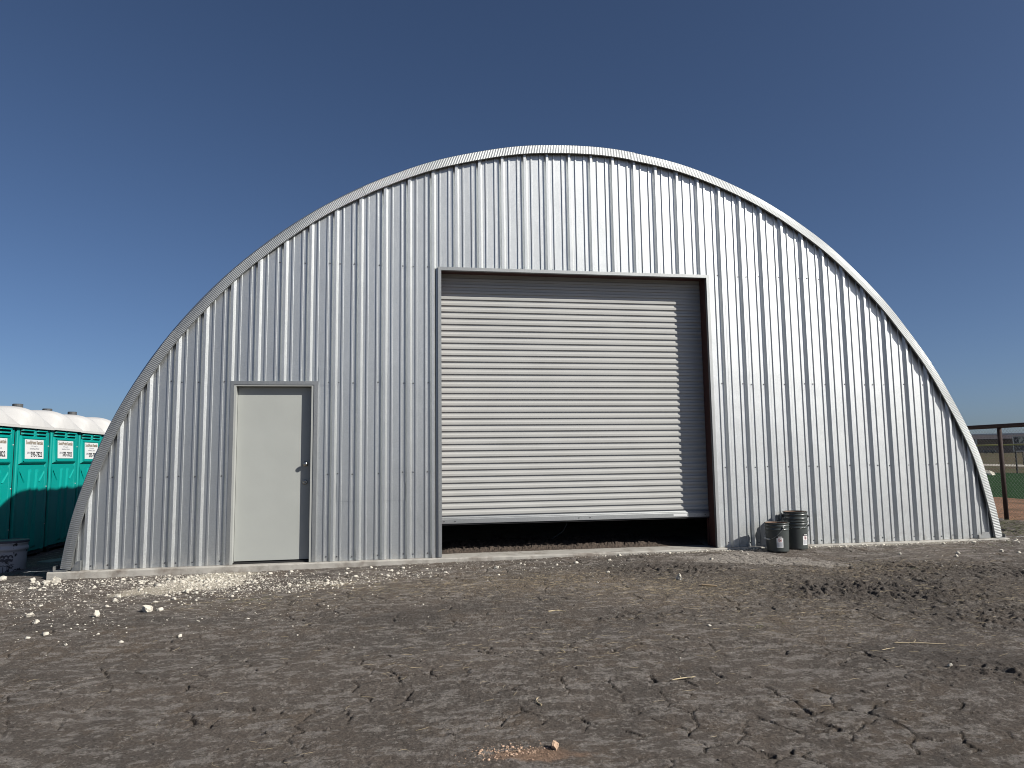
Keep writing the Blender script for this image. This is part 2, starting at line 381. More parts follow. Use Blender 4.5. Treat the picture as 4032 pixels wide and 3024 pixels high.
def grid_obj(name, mask_cols, m):
    cols = np.where(mask_cols)[0]
    a = vid[:-1][:, cols]; b_ = vid[:-1][:, cols+1]; c = vid[1:][:, cols+1]; d = vid[1:][:, cols]
    q = np.stack([a, b_, c, d], -1).reshape(-1, 4)
    used, inv = np.unique(q, return_inverse=True); q = inv.reshape(-1, 4)
    co = np.stack([GX2.ravel()[used], GY.ravel()[used], GZ.ravel()[used]], -1).astype(np.float32)
    me = bpy.data.meshes.new(name); me.vertices.add(len(co)); me.vertices.foreach_set('co', co.ravel())
    me.loops.add(len(q)*4); me.loops.foreach_set('vertex_index', q.ravel().astype(np.int32))
    me.polygons.add(len(q)); me.polygons.foreach_set('loop_start', np.arange(0, len(q)*4, 4, dtype=np.int32))
    me.update(calc_edges=True); me.polygons.foreach_set('use_smooth', np.ones(len(q), bool))
    for nm, ch in (('zones', (pw, stw, cl)), ('zones2', (pl, tn, 0*tn))):
        at = me.color_attributes.new(nm, 'FLOAT_COLOR', 'POINT')
        cc = np.stack([c2.ravel()[used] for c2 in ch]+[np.ones(len(used))], -1).astype(np.float32)
        at.data.foreach_set('color', cc.ravel())
    me.materials.append(m); me.validate()
    o = bpy.data.objects.new(name, me); COL.objects.link(o); return struct(o)
grid_obj('ground', region == 0, M['earth'])
grid_obj('clay_track', region == 1, M['clay'])
grid_obj('sports_field', region == 2, M['turf'])
grid_obj('dry_field', region == 3, M['dry'])
grid_obj('gravel_road', region == 4, M['caliche'])
def gz(x, y): return float(ground_h(np.array([float(x)]), np.array([float(y)]))[0])

# ------------------------------------------------------------------ the arched hut
CX, CZ, RR = 5.8524, -.7649, 6.1203
_T = np.linspace(-.96, .96, 17)*1.5+math.pi/2
_E = np.array([.009, .017, -.024, -.040, -.020, .008, .028, .031, .021, .001, -.018, -.029, -.032, -.022, -.004, .017, .02])
def rad(th): return RR+float(np.interp(th, _T, _E))
def P(th, r, y): return (CX+r*math.cos(th), y, CZ+r*math.sin(th))
TH0 = math.asin(-CZ/RR)           # angle at slab level
def arch_z(x, off=0.0):
    """height of the arch (radius rad-off) above x"""
    dx = x-CX
    if abs(dx) >= RR-off: return 0
    th = math.acos(dx/(RR-off))
    for _ in range(4):
        r = rad(th)-off
        if abs(dx) >= r: return 0
        th = math.acos(dx/r)
    return max(0, CZ+(rad(th)-off)*math.sin(th))
hut = empty('quonset_hut', (CX, 0, 0), 'large arched corrugated metal hut with a silvery ribbed end wall', 'building')
def hobj(name, mb, m, parent=None, **k):
    o = mb.build(name, m, parent or hut, **k)
    if parent is None or parent is hut: o.location = (-CX, 0, 0)
    return o
RP = .3048
# rib profile over one pitch, x relative to the rib centre, depth y (negative = towards the viewer)
prof = [(-.040, 0), (-.015, -.032), (.015, -.032), (.040, 0), (.081, 0), (.0850, -.0110), (.1030, -.0110), (.107, 0), (.1978, 0), (.2018, -.0110), (.2198, -.0110), (.2238, 0)]
OPS = [(1.560, 2.530, 2.148), (4.050, 7.695, 3.640)]   # x0, x1, top
pts = []
for k in range(-2, 41):
    for (x, y) in prof: pts.append((k*RP+x, y))
def py(x):
    for i in range(len(pts)-1):
        if pts[i][0] <= x <= pts[i+1][0]:
            t = (x-pts[i][0])/(pts[i+1][0]-pts[i][0]); return pts[i][1]*(1-t)+pts[i+1][1]*t
    return 0
def wall_mesh(y0, depth, ops, off=.05):
    xs = sorted(set([round(p[0], 5) for p in pts]+[round(o[i], 5) for o in ops for i in (0, 1)]+[round(v, 4) for v in np.arange(-.3, 12, .06)]))
    mb = MB()
    for a, b in zip(xs[:-1], xs[1:]):
        za, zb = arch_z(a, off), arch_z(b, off); lo = -.004
        for o in ops:
            if a >= o[0]-1e-6 and b <= o[1]+1e-6: lo = o[2]
        if za <= lo and zb <= lo: continue
        za = max(za, lo+1e-4); zb = max(zb, lo+1e-4)
        ya, yb = y0+depth*py(a), y0+depth*py(b)
        mb.add([(a, ya, lo), (b, yb, lo), (b, yb, zb), (a, ya, za)], [[0, 1, 2, 3]])
    return mb
hobj('front_wall', wall_mesh(0, 1, OPS), M['galv'])
# dark inner lining so the inside stays as dark as it is
LEN = 14.0
hobj('back_wall', wall_mesh(LEN, -1, []), M['galv'])
# roof: deep arched panels, corrugated along the length
mb = MB(); yl = []
y = -.02; k = 0
prof_r = [(0, 0), (.12, 0), (.20, .10), (.30, .13), (.41, .13), (.51, .10), (.61, 0)]
while y < LEN-.05:
    for (dy, dr) in prof_r[:-1]: yl.append((y+dy, dr+.008))
    y += .61
yl.append((y, .008))
TH = np.linspace(TH0+.003, math.pi-TH0-.003, 97)
for (yy, dr) in yl:
    for th in TH: mb.V.append(P(th, rad(th)+dr-.01, yy))
nt_ = len(TH)
for i in range(len(yl)-1):
    for j in range(nt_-1): mb.F.append([i*nt_+j, i*nt_+j+1, (i+1)*nt_+j+1, (i+1)*nt_+j])
hobj('roof', mb, M['galv'])
# edge trim: crimped L flashing in overlapping lengths
joints = [TH0+.002, R_(32), R_(60.6), R_(82), R_(116.7), R_(144.7), math.pi-TH0-.004]
for s in range(6):
    a, b = joints[s], joints[s+1]+(.008 if s < 5 else 0)
    n = int((b-a)*RR/.0055); mb = MB(); o_ = .003*(s % 2)
    rows = []
    wob = random.random()*6
    for i in range(n+1):
        th = a+(b-a)*i/n; c = (i % 4); rd = (0, .0015, .0015, 0)[c]
        r = rad(th)+o_+.003*math.sin(th*31+wob)
        wv = .004*math.sin(th*23+wob)
        rows.append([P(th, r+.004, .09), P(th, r+.004+rd*.5, -.060-o_), P(th, r-.002, -.066-rd-o_+wv*.3), P(th, r-.055, -.067-rd-o_+wv), P(th, r-.106+wv*.5, -.066-rd-o_+wv), P(th, r-.109+wv*.5, -.058-o_), P(th, r-.106, -.035)])
    for rw in rows: mb.V += rw
    for i in range(n):
        for j in range(6): mb.F.append([i*7+j, i*7+j+1, (i+1)*7+j+1, (i+1)*7+j])
    hobj('edge_trim', mb, M['trim'])
# little closing tabs at the trim feet
mb = MB(); mb.add([(-.12, -.07, 0), (-.03, -.075, 0), (-.03, -.075, .11), (-.07, -.07, .10)], [[0, 1, 2, 3]]); mb.box(-.03, -.026, -.075, -.03, 0, .11); hobj('corner_flashing', mb, M['trim'])
mb = MB(); mb.add([(11.56, -.07, 0), (11.74, -.072, 0), (11.72, -.072, .085), (11.62, -.071, .09)], [[0, 1, 2, 3]]); hobj('corner_flashing', mb, M['trim'])
# slab
slab = MB()
def slab_mesh():
    mb = MB(); xs = np.linspace(-.36, 12.03, 160); rows = []
    for x in xs:
        j = .010*(vnoise(np.array([x*3.]), np.array([.5]), 3)[0]-.5)+.006*(vnoise(np.array([x*14.]), np.array([.5]), 4)[0]-.5)
        yf = -.095+j*1.5
        zt = -.006+.3*j
        mb.V += [(x, yf-.006, -.5), (x, yf-.002, zt-.012), (x, yf+.010, zt), (x, -.02, -.006), (x, LEN, -.006)]
    for i in range(len(xs)-1):
        for j in range(4): mb.F.append([i*5+j, (i+1)*5+j, (i+1)*5+j+1, i*5+j+1])
    mb.F.append([0, 1, 2, 3, 4]); mb.F.append([len(mb.V)-5+q for q in (4, 3, 2, 1, 0)])
    return mb
hobj('foundation_slab', slab_mesh(), M['concrete'])
# base channel running back along the left and right sides
for xa, xb in ((-.30, -.16), (11.82, 11.96)):
    mb = MB(); mb.box(xa, xb, -.088, LEN, -.004, .008); mb.box(xa-.004, xa, -.085, LEN-.01, -.004, .055) if xa < 0 else mb.box(xb, xb+.004, -.085, LEN-.01, -.004, .055)
    hobj('base_channel', mb, M['trim'])
# opening trims (J flashing with mitred corners)
def flashing(x0, x1, zt, wd, yf, yb):
    """picture-frame flashing round an opening; inner edge x0,x1,zt"""
    for (A, B, Ao, Bo) in (((x0, 0), (x0, zt), (x0-wd, 0), (x0-wd, zt+wd)), ((x0, zt), (x1, zt), (x0-wd, zt+wd), (x1+wd, zt+wd)), ((x1, zt), (x1, 0), (x1+wd, zt+wd), (x1+wd, 0))):
        mb = MB(); V = []
        g = .0015
        for (q, oq) in ((A, Ao), (B, Bo)):
            V += [(q[0], yb, q[1]), (q[0], yf, q[1]), (oq[0], yf, oq[1]), (oq[0], -.002, oq[1])]
        mb.add(V, [[0, 1, 5, 4], [1, 2, 6, 5], [2, 3, 7, 6]])
        hobj('opening_flashing', mb, M['trim'])
flashing(1.577, 2.512, 2.130, .044, -.038, .02)
flashing(4.068, 7.678, 3.618, .042, -.044, .012)
# walk-through door
ed = hobj('entry_door', MB().bbox(1.602, 2.478, .060, .104, .022, 2.108, .003), M['door'])
def kid(name, mb, m, parent, **k):
    o = mb.build(name, m, parent, **k); return o
# door is child of hut with location; its children share its local frame
mb = MB()
mb.box(1.5765, 1.600, -.030, .12, -.003, 2.112); mb.box(2.480, 2.5115, -.030, .12, -.003, 2.112); mb.box(1.5765, 2.5115, -.030, .12, 2.112, 2.1285)
mb.box(1.600, 1.612, .106, .12, 0, 2.112)
hobj('door_frame', mb, M['jamb'])
hobj('door_threshold', MB().box(1.60, 2.48, .02, .16, -.004, .010), M['dark'])
kb = kid('door_knob', MB().lathe([(0, -.012), (.014, -.013), (.024, -.010), (.027, .0), (.025, .012), (.014, .022), (.011, .040), (.012, .048), (.030, .052), (.033, .058), (.033, .064)], c=(2.414, 0.0, 1.165), n=28, axis='y'), M['chrome'], ed, smooth=True)
kid('deadbolt', MB().lathe([(0, .040), (.008, .040), (.010, .036), (.022, .036), (.027, .040), (.031, .052), (.031, .064)], c=(2.409, 0, .945), n=28, axis='y').box(2.406, 2.412, .033, .041, .932, .958), M['chrome'], ed, smooth=True)
# roller door
def curtain():
    mb = MB(); z0, z1 = .462, 3.75; p = .0826; y0 = .222
    zz = []
    z = z0
    # from bottom to top: recessed flat, underside of bulge, bulge flat, upward slope
    while z < z1:
        zz += [(z, 0), (z+.0235, 0), (z+.0255, -.0175), (z+.0545, -.0180), (z+.0700, -.002), (z+.0826, 0)]
        z += p
    zz = [q for i, q in enumerate(zz) if i == 0 or q[0]-zz[i-1][0] > 1e-4]
    n = 30; xs = np.linspace(4.060, 7.700, n)
    for (z, d) in zz:
        for x in xs:
            bow = .004*math.sin((x-4.07)/3.62*math.pi)*math.sin(z*1.7)
            mb.V.append((x, y0+d+bow, z))
    for i in range(len(zz)-1):
        for j in range(n-1): mb.F.append([i*n+j, i*n+j+1, (i+1)*n+j+1, (i+1)*n+j])
    return mb
rd = hobj('roller_door', curtain(), M['slat'])
auto_smooth(rd, 12)
mb = MB(); mb.box(4.062, 7.698, .176, .225, .386, .455); mb.box(4.062, 7.698, .170, .176, .386, .440); mb.add([(4.062, .170, .440), (7.698, .170, .440), (7.698, .192, .470), (4.062, .192, .470)], [[0, 1, 2, 3]])
kid('bottom_bar', mb, M['trim'], rd)
kid('weather_seal', MB().box(4.07, 7.69, .185, .215, .366, .385), M['dark'], rd)
for xb in (4.11, 4.25, 5.87, 6.02, 7.62):
    kid('bolt', MB().lathe([(0, -.006), (.006, -.005), (.008, 0)], c=(xb, .170, .415), n=10, axis='y'), M['screw'], rd)
kid('warning_sticker', MB().box(7.17, 7.36, .1685, .1695, .402, .432), M['signw'], rd)
# steel reveal (red primer) on both sides and above
for (a, b) in ((4.030, 4.0665), (7.680, 7.735)):
    mb = MB(); mb.box(a, b, .014, .19, -.003, 3.70); mb.box(a-.02 if a < 5 else a-.0, b if a < 5 else b+.02, .228, .26, -.003, 3.70)
    hobj('steel_jamb', mb, M['primer'])
hobj('steel_header', MB().box(4.0675, 7.679, .014, .17, 3.622, 3.70), M['primer'])
# fasteners
scr = None
rows = [(1.04, 0), (2.165, 1), (3.665, 2), (.045, 3)]
cnt = 0
sp = []
for zr, ri in rows:
    for k in range(-1, 39):
        xx = [k*RP-.066+random.uniform(-.008, .008)]
        if k % 3 == 0: xx.append(k*RP+.058)
        for x in xx:
            if arch_z(x, .15) < zr+.05: continue
            if any(o[0]-.05 < x < o[1]+.05 and zr < o[2]+.02 for o in OPS): continue
            sp.append((x, zr+random.uniform(-.008, .008)))
step = len(sp)/98.0
keep = sp if len(sp) <= 98 else [sp[int(i*step)] for i in range(98)]
rest = [p for p in sp if p not in keep]
def screw_mb(x, z, y=-.001):
    return MB().lathe([(0, -.007), (.0045, -.007), (.005, -.003), (.0090, -.002), (.0090, .001)], c=(x, y, z), n=8, axis='y')
base_me = None
for (x, z) in keep:
    if base_me is None:
        o = screw_mb(0, 0).build('screw', M['screw'], hut); base_me = o
    else:
        o = base_me.copy(); COL.objects.link(o)
    o.location = (x-CX, 0, z)
mb = MB()
for (x, z) in rest: mb.add(screw_mb(x, z).V, screw_mb(x, z).F)
mbt = mb
if rest:
    o = hobj('screw', mb, M['screw']); o['kind'] = 'stuff'
# sheet laps: a thin second edge following the ribs
def lap(x0, x1, z):
    xs = sorted([x0, x1]+[p[0] for p in pts if x0 < p[0] < x1]); mb = MB()
    for a, b in zip(xs[:-1], xs[1:]):
        mb.add([(a, py(a)-.0035, z), (b, py(b)-.0035, z), (b, py(b)-.0035, z+.22), (a, py(a)-.0035, z+.22), (a, py(a), z), (b, py(b), z), (b, py(b)-.0005, z+.22), (a, py(a)-.0005, z+.22)], [[0, 1, 2, 3], [0, 4, 5, 1], [3, 2, 6, 7]])
    hobj('lap_sheet', mb, M['galv'])
lap(2.79, 3.62, .705); lap(2.56, 2.80, 2.132)
# cable and strap hanging inside behind the door
hobj('hanging_cable', MB().tube([(6.0, 1.2, .6), (5.98, 1.2, .3), (5.9, 1.2, .15), (5.75, 1.2, .05), (5.6, 1.2, .02)], .008), M['pipe'])
# inside soil heap
def berm():
    mb = MB(); xs = np.linspace(4.09, 7.66, 260); ys = np.linspace(.30, 1.3, 36)
    X, Y = np.meshgrid(xs, ys)
    Z = .055*sst(.30, .48, Y)*(.55+.9*fbm(X*3, Y*3, 9))+.05*(fbm(X*26, Y*26, 19, 3, .7)-.5)*sst(.3, .4, Y)-.008
    Z *= sst(4.0, 4.3, X)*(.35+.65*sst(7.75, 6.6, X))
    mb.V = [(a, b, c) for a, b, c in zip(X.ravel(), Y.ravel(), Z.ravel())]
    n = len(xs)
    for i in range(len(ys)-1):
        for j in range(n-1): mb.F.append([i*n+j, i*n+j+1, (i+1)*n+j+1, (i+1)*n+j])
    return mb
o = berm().build('soil_heap', M['soil']); tag(o, 'low brown soil heap just inside the half-open roller door', 'soil', kind='stuff')

# ------------------------------------------------------------------ text helper
def text_mesh(name, s, m, parent, h, width, origin, xdir, zdir, extr=.0012, bold=0.0):
    cu = bpy.data.curves.new(name, 'FONT'); cu.body = s; cu.extrude = 0; cu.offset = bold; cu.align_x = 'CENTER'; cu.align_y = 'CENTER'; cu.resolution_u = 3
    t = bpy.data.objects.new(name+'_tmp', cu); COL.objects.link(t)
    bpy.context.view_layer.update()
    me = bpy.data.meshes.new_from_object(t.evaluated_get(bpy.context.evaluated_depsgraph_get()))
    bpy.data.objects.remove(t)
    co = np.zeros(len(me.vertices)*3); me.vertices.foreach_get('co', co); co = co.reshape(-1, 3)
    mn = co.min(0); mx = co.max(0); c = (mn+mx)/2
    co = (co-c)/np.maximum(mx-mn, 1e-6)
    xd = np.array(xdir); zd = np.array(zdir)
    w = np.array(origin)+np.outer(co[:, 0]*width, xd)+np.outer(co[:, 1]*h, zd)
    me.vertices.foreach_set('co', w.ravel()); me.update(); me.materials.clear(); me.materials.append(m); me.name = name
    o = bpy.data.objects.new(name, me); COL.objects.link(o); o.parent = parent; return o

# ------------------------------------------------------------------ portable toilets (front face towards +x, y runs along the row)
def toilet(loc, label, tanprint):
    t = empty('portable_toilet', loc, label, 'portable toilet', 'teal portable toilets in a row beside the hut')
    W = 1.00; D = 1.12; H = 2.07
    # wall shell: sides slightly bowed, corner posts
    mb = MB(); mb.bbox(-D, -.012, 0.0, W, .10, H, .02)
    mb.bbox(-.045, 0.0, .0, .07, .10, H-.03, .012); mb.bbox(-.045, 0, W-.10, W, .10, H-.03, .012)
    # lower body with shallow upright ribs
    mb.add([(0, .07, .12), (0, W-.10, .12), (0, W-.10, 1.42), (0, .07, 1.42), (-.02, .07, .12), (-.02, W-.1, .12)], [[0, 1, 2, 3], [0, 4, 5, 1]])
    for yc in (.40, .62):
        mb.add([(.0005, yc-.09, .16), (.0005, yc+.09, .16), (.0005, yc+.06, 1.38), (.0005, yc-.03, 1.38), (.022, yc, .20), (.022, yc+.05, .20), (.020, yc+.03, 1.34), (.020, yc, 1.34)],
               [[4, 5, 6, 7], [0, 4, 7, 3], [1, 2, 6, 5], [0, 1, 5, 4], [3, 7, 6, 2]])
    for sy, yc in ((1, .10), (-1, W-.13)):
        mb.add([(.0005, yc, 1.36), (.0005, yc+sy*.17, 1.20), (.0005, yc+sy*.15, 1.17), (.014, yc+sy*.01, 1.33), (.014, yc+sy*.15, 1.19)], [[0, 1, 4, 3], [3, 4, 2], [0, 3, 2]])
    mb.build('body', M['teal'], t)
    # upper bulged panel with ledge under it
    mb = MB(); y0, y1, z0, z1 = .055, W-.105, 1.46, 1.90
    mb.add([(0, y0, z0), (0, y1, z0), (0, y1, z1), (0, y0, z1), (.034, y0+.03, z0+.03), (.034, y1-.03, z0+.03), (.018, y1-.03, z1-.02), (.018, y0+.03, z1-.02)],
           [[0, 1, 5, 4], [1, 2, 6, 5], [2, 3, 7, 6], [3, 0, 4, 7], [4, 5, 6, 7]])
    # frame lip around the sign
    def pl(y, z): return .034-.016*(z-(z0+.03))/(z1-z0-.05)
    a, b, c, d = .125, .815, 1.500, 1.865
    for (ya, yb, za, zb) in ((a, b, d-.012, d), (a, b, c, c+.012), (a, a+.012, c, d), (b-.012, b, c, d)):
        V = []
        for o_ in (.0005, .009):
            for (yy, zz) in ((ya, za), (yb, za), (yb, zb), (ya, zb)): V.append((pl(yy, zz)+o_, yy, zz))
        mb.add(V, [[4, 5, 6, 7], [0, 1, 5, 4], [1, 2, 6, 5], [2, 3, 7, 6], [3, 0, 4, 7]])
    mb.build('upper_panel', M['teal'], t)
    # vents: two banks of louvres either side of a centre post
    mb = MB(); mb.bbox(-.03, .018, .475, .535, 1.885, 2.075, .008)
    mb.box(-.04, -.035, .07, W-.1, 1.90, 2.075)
    md = MB(); md.box(-.034, -.012+.0135, .085, W-.115, 1.905, 2.075)
    for (ya, yb) in ((.085, .465), (.545, W-.115)):
        for k in range(3):
            zc = 1.915+k*.055
            mb.add([(.002, ya, zc), (.002, yb, zc), (.040, yb-.03, zc+.004), (.040, ya+.02, zc+.004), (.036, yb-.03, zc+.016), (.036, ya+.02, zc+.016), (.002, yb, zc+.028), (.002, ya, zc+.028)],
                   [[0, 3, 2, 1], [3, 5, 4, 2], [5, 7, 6, 4], [0, 7, 5, 3], [1, 2, 4, 6]])
    mb.build('louvre_vent', M['teal'], t)
    md.build('vent_recess', M['gap'], t)
    # sign
    def on(y, z, o_=.004): return (pl(y, z)+o_, y, z)
    mb = MB(); sa, sb, sc_, sd = .175, .755, 1.545, 1.842
    V = [on(y, z, o_) for o_ in (.0005, .003) for (y, z) in ((sa, sc_), (sb, sc_), (sb, sd), (sa, sd))]
    mb.add(V, [[4, 5, 6, 7], [0, 1, 5, 4], [1, 2, 6, 5], [2, 3, 7, 6], [3, 0, 4, 7]])
    sg = mb.build('sign', M['signw'], t)
    cy = (sa+sb)/2
    zdir = Vector((-.016, 0, z1-z0-.05)).normalized()
    def T(s, h, wd, y, z, m, o_=.0042, bold=0): text_mesh('lettering', s, m, sg, h, wd, on(y, z, o_), (0, 1, 0), zdir, bold=bold)
    T('SouthPoint Rentals', .062, .53, cy+.0, 1.797, M['shadowprint'], .0038, .035)
    T('SouthPoint Rentals', .056, .525, cy-.004, 1.798, tanprint, .0046, .012)
    T('1710 Young Dr.', .026, .20, cy, 1.737, M['greyprint'])
    T('KINGSVILLE, TEXAS', .024, .29, cy, 1.698, M['greyprint'], bold=.01)
    T('(361)', .040, .105, sa+.118, 1.635, M['greyprint'], bold=.03)
    T('595-7822', .083, .355, sa+.352, 1.615, M['black'], bold=.03)
    # domed roof with ribs and eave lip
    mb = MB(); nu, nv = 28, 28; x0, x1, ya, yb = -D-.04, .055, -.035, W+.035
    for i in range(nu+1):
        for j in range(nv+1):
            u = i/nu; v = j/nv; a = 1-abs(2*u-1)**3.2; b = 1-abs(2*v-1)**2.0
            z = H-.02+(.02)*(1 if (0 < i < nu and 0 < j < nv) else 0)+.29*(max(0, a)**.5)*(max(0, b)**.95)
            rib = 0
            for rv in (.30, .70):
                rib = max(rib, .018*math.exp(-((v-rv)/.02)**2)*min(1, a*b*3))
            rib += .02*min(1, a*b*2.5)*(1 if .32 < v < .68 else 0)
            mb.V.append((x0+(x1-x0)*u, ya+(yb-ya)*v, z+rib))
    for i in range(nu):
        for j in range(nv): mb.F.append([i*(nv+1)+j, (i+1)*(nv+1)+j, (i+1)*(nv+1)+j+1, i*(nv+1)+j+1])
    mb.box(x0, x1, ya, yb, H-.055, H-.021)
    for yc in (.33, .72): mb.add([(-.12, yc, H+.14), (-.12, yc+.05, H+.14), (-.085, yc+.05, H+.095), (-.085, yc, H+.095), (-.1, yc, H+.15), (-.1, yc+.05, H+.15)], [[3, 2, 5, 4], [0, 4, 5, 1]])
    auto_smooth(mb.build('roof', M['roofw'], t), 50)
    MB().lathe([(.0, H+.42), (.072, H+.42), (.080, H+.415), (.080, H+.34), (.066, H+.338), (.066, H+.12)], c=(-.80, .54, 0), n=20).build('vent_pipe', M['pipe'], t, smooth=False)
    mb = MB(); mb.box(-D+.02, -.02, .08, .17, 0, .10); mb.box(-D+.02, -.02, W-.17, W-.08, 0, .10); mb.box(-D, .0, .02, W-.02, .06, .101)
    mb.build('skid_base', M['gap'], t)
    # near-black strip paints in the shaded gap between units; bolts beside it
    MB().box(-.75, -.02, W+.001, W+.055, .12, H-.06).build('gap_shade_strip', M['gap'], t)
    for z in (.5, 1.1, 1.75):
        MB().lathe([(0, .009), (.006, .008), (.010, 0)], c=(0, 0, 0), n=8).build('rivet', M['roofw'], t)
        o = [c for c in kids(t) if c.name.startswith('rivet')][-1]; o.rotation_euler = (0, R_(90), 0); o.location = (.0, W-.03, z)
    return t
PX = -2.12; PZ = -.255
t1 = toilet((PX, 2.81, PZ), 'teal portable toilet second from left with its white sign fully in view', M['tanprint'])
dup(t1, (PX-.01, 1.74, PZ), 'teal portable toilet cut off by the left edge of the photo')
dup(t1, (PX-.02, 3.93, PZ+.01), 'teal portable toilet with a sign, between the fully shown one and the partly hidden one')
dup(t1, (PX-.01, 4.97, PZ), 'teal portable toilet whose sign is partly hidden by the arched hut edge')
dup(t1, (PX, 5.99, PZ+.01), 'farthest teal portable toilet, only a sliver visible at the hut edge')

# ------------------------------------------------------------------ pails
def bail(e, p, B, ear_r, z_ear, R, tilt, grip_t=(.42, .58), wr=.0028):
    """wire from ear to ear drooping towards direction p"""
    e = Vector((*e, 0)).normalized(); p = Vector((*p, 0)).normalized(); pts_ = []
    n = 36
    for i in range(n+1):
        t = math.pi*i/n
        c = math.cos(t); s = math.sin(t)
        c2 = math.copysign(abs(c)**.75, c); s2 = s**.75
        q = e*(R*c2)+p*(B*s2*math.cos(tilt))+Vector((0, 0, z_ear-B*s2*math.sin(tilt)))
        pts_.append(q)
    return pts_
def pail(loc, label, ez, e, p, B, tilt, with_tag=None, rz=0):
    """steel pail, H .365"""
    t = empty('steel_pail', loc, label, 'bucket', 'grey steel pails by the hut wall')
    Ht, rb, rt_ = .365, .136, .149
    def r(z): return rb+(rt_-rb)*z/Ht
    pr = [(0, .006), (rb-.008, .006), (rb-.004, .0), (rb+.001, .004)]
    for z in np.linspace(.02, .262, 9): pr.append((r(z), z))
    for zc in (.278, .325):
        for dz, dr in ((-.010, 0), (-.005, .0035), (0, .005), (.005, .0035), (.010, 0)): pr.append((r(zc+dz)+dr, zc+dz))
    pr += [(r(.35), .35), (r(.352)+.002, .352), (rt_+.006, .356), (rt_+.008, .361), (rt_+.005, .3655), (rt_, .365), (rt_-.003, .361)]
    body = MB().lathe(pr, n=56).build('body', M['pail'], t, smooth=True)
    MB().lathe([(rt_-.003, .361), (r(.3)-.003, .30), (rb-.003, .02), (0, .02)], n=48).build('lining', M['rust'], t, smooth=True)
    e3 = Vector((*e, 0)).normalized(); zE = .302
    for s in (1, -1):
        c = e3*s*(r(zE))
        mb = MB(); mb.tube([c-e3*s*.003+Vector((0, 0, zE)), c+e3*s*.006+Vector((0, 0, zE)), c+e3*s*.010+Vector((0, 0, zE)), c+e3*s*.020+Vector((0, 0, zE))], [.021, .020, .010, .009], n=14)
        mb.build('ear', M['pail'] if ez else M['dark'], t, smooth=False)
    ps = bail(e, p, B, 0, zE, r(zE)+.017, tilt)
    b = MB().tube(ps, .0026, n=6).build('handle', M['wire'], t, smooth=True)
    MB().tube(ps[15:22], .0085, n=10).build('grip', M['grip'], b, smooth=True)
    if with_tag is not None:
        a0 = with_tag; hw = .041/.14
        def patch(name, w0, w1, za, zb, m, off, par, n=10):
            mb = MB()
            for i in range(n+1):
                a = a0+w0+(w1-w0)*i/n
                for z in (za, zb):
                    rr = r(z)+off; mb.V.append((rr*math.sin(a), -rr*math.cos(a), z))
            for i in range(n): mb.F.append([2*i, 2*i+2, 2*i+3, 2*i+1])
            return mb.build(name, m, par, smooth=True)
        lb = patch('warning_label', -hw, hw, .058, .175, M['signw'], .0010, t)
        patch('label_header', -hw, hw, .175, .205, M['black'], .0012, lb)
        patch('header_print', -hw*.55, hw*.75, .184, .195, M['grip'], .0018, lb)
        mb = MB()
        def at(u, v, off=.0020):
            a = a0+u/.14; rr = r(v)+off; return (rr*math.sin(a), -rr*math.cos(a), v)
        cz_ = .150; n = 28
        for i in range(n):
            a = 2*math.pi*i/n
            for q in (.0215, .0175): mb.V.append(at(q*math.cos(a), cz_+q*math.sin(a)))
        for i in range(n): j = (i+1) % n; mb.F.append([2*i, 2*j, 2*j+1, 2*i+1])
        for i in range(6):
            pass
        k = len(mb.V)
        for i in range(7):
            q = -.019+.038*i/6
            mb.V.append(at(q-.0013, cz_-q-.0013)); mb.V.append(at(q+.0013, cz_-q+.0013))
        for i in range(6): mb.F.append([k+2*i, k+2*i+2, k+2*i+3, k+2*i+1])
        mb.build('prohibition_symbol', M['redring'], lb)
        mb = MB()   # small black pictogram: figure leaning over a bucket
        def poly(ptsl):
            k = len(mb.V); mb.V += [at(a, cz_+b, .0026) for a, b in ptsl]; mb.F.append(list(range(k, k+len(ptsl))))
        poly([(-.010, .006), (-.006, .011), (-.001, .010), (.004, .005), (.010, .000), (.012, -.006), (.006, -.003), (.001, .001), (-.003, .003), (-.005, .001)])
        poly([(-.008, -.004), (.003, -.004), (.001, -.014), (-.006, -.014)])
        mb.build('pictogram', M['black'], lb)
        for i in range(9):
            wv = hw*.86*(1-.15*((i*37) % 5)/5); patch('text_line', -hw*.86, wv, .1185-.0062*i, .1212-.0062*i, M['greyprint'], .0014, lb)
    return t
zg1 = gz(8.36, -.33); zg2 = gz(8.70, -.20)
pail((8.365, -.335, -.030), 'single open grey steel pail standing in front, at left of the stack', True, (.02, -1), (-1, -.02), .205, R_(46), with_tag=R_(-17))
pail((8.715, -.195, -.028), 'lower grey steel pail of the nested pair against the wall', False, (.87, -.49), (.49, .87), .16, R_(60), with_tag=R_(20))
pail((8.715, -.195, .092), 'upper grey steel pail nested in the lower one, its handle hanging in front', False, (.87, -.49), (-.49, -.87), .20, R_(48))

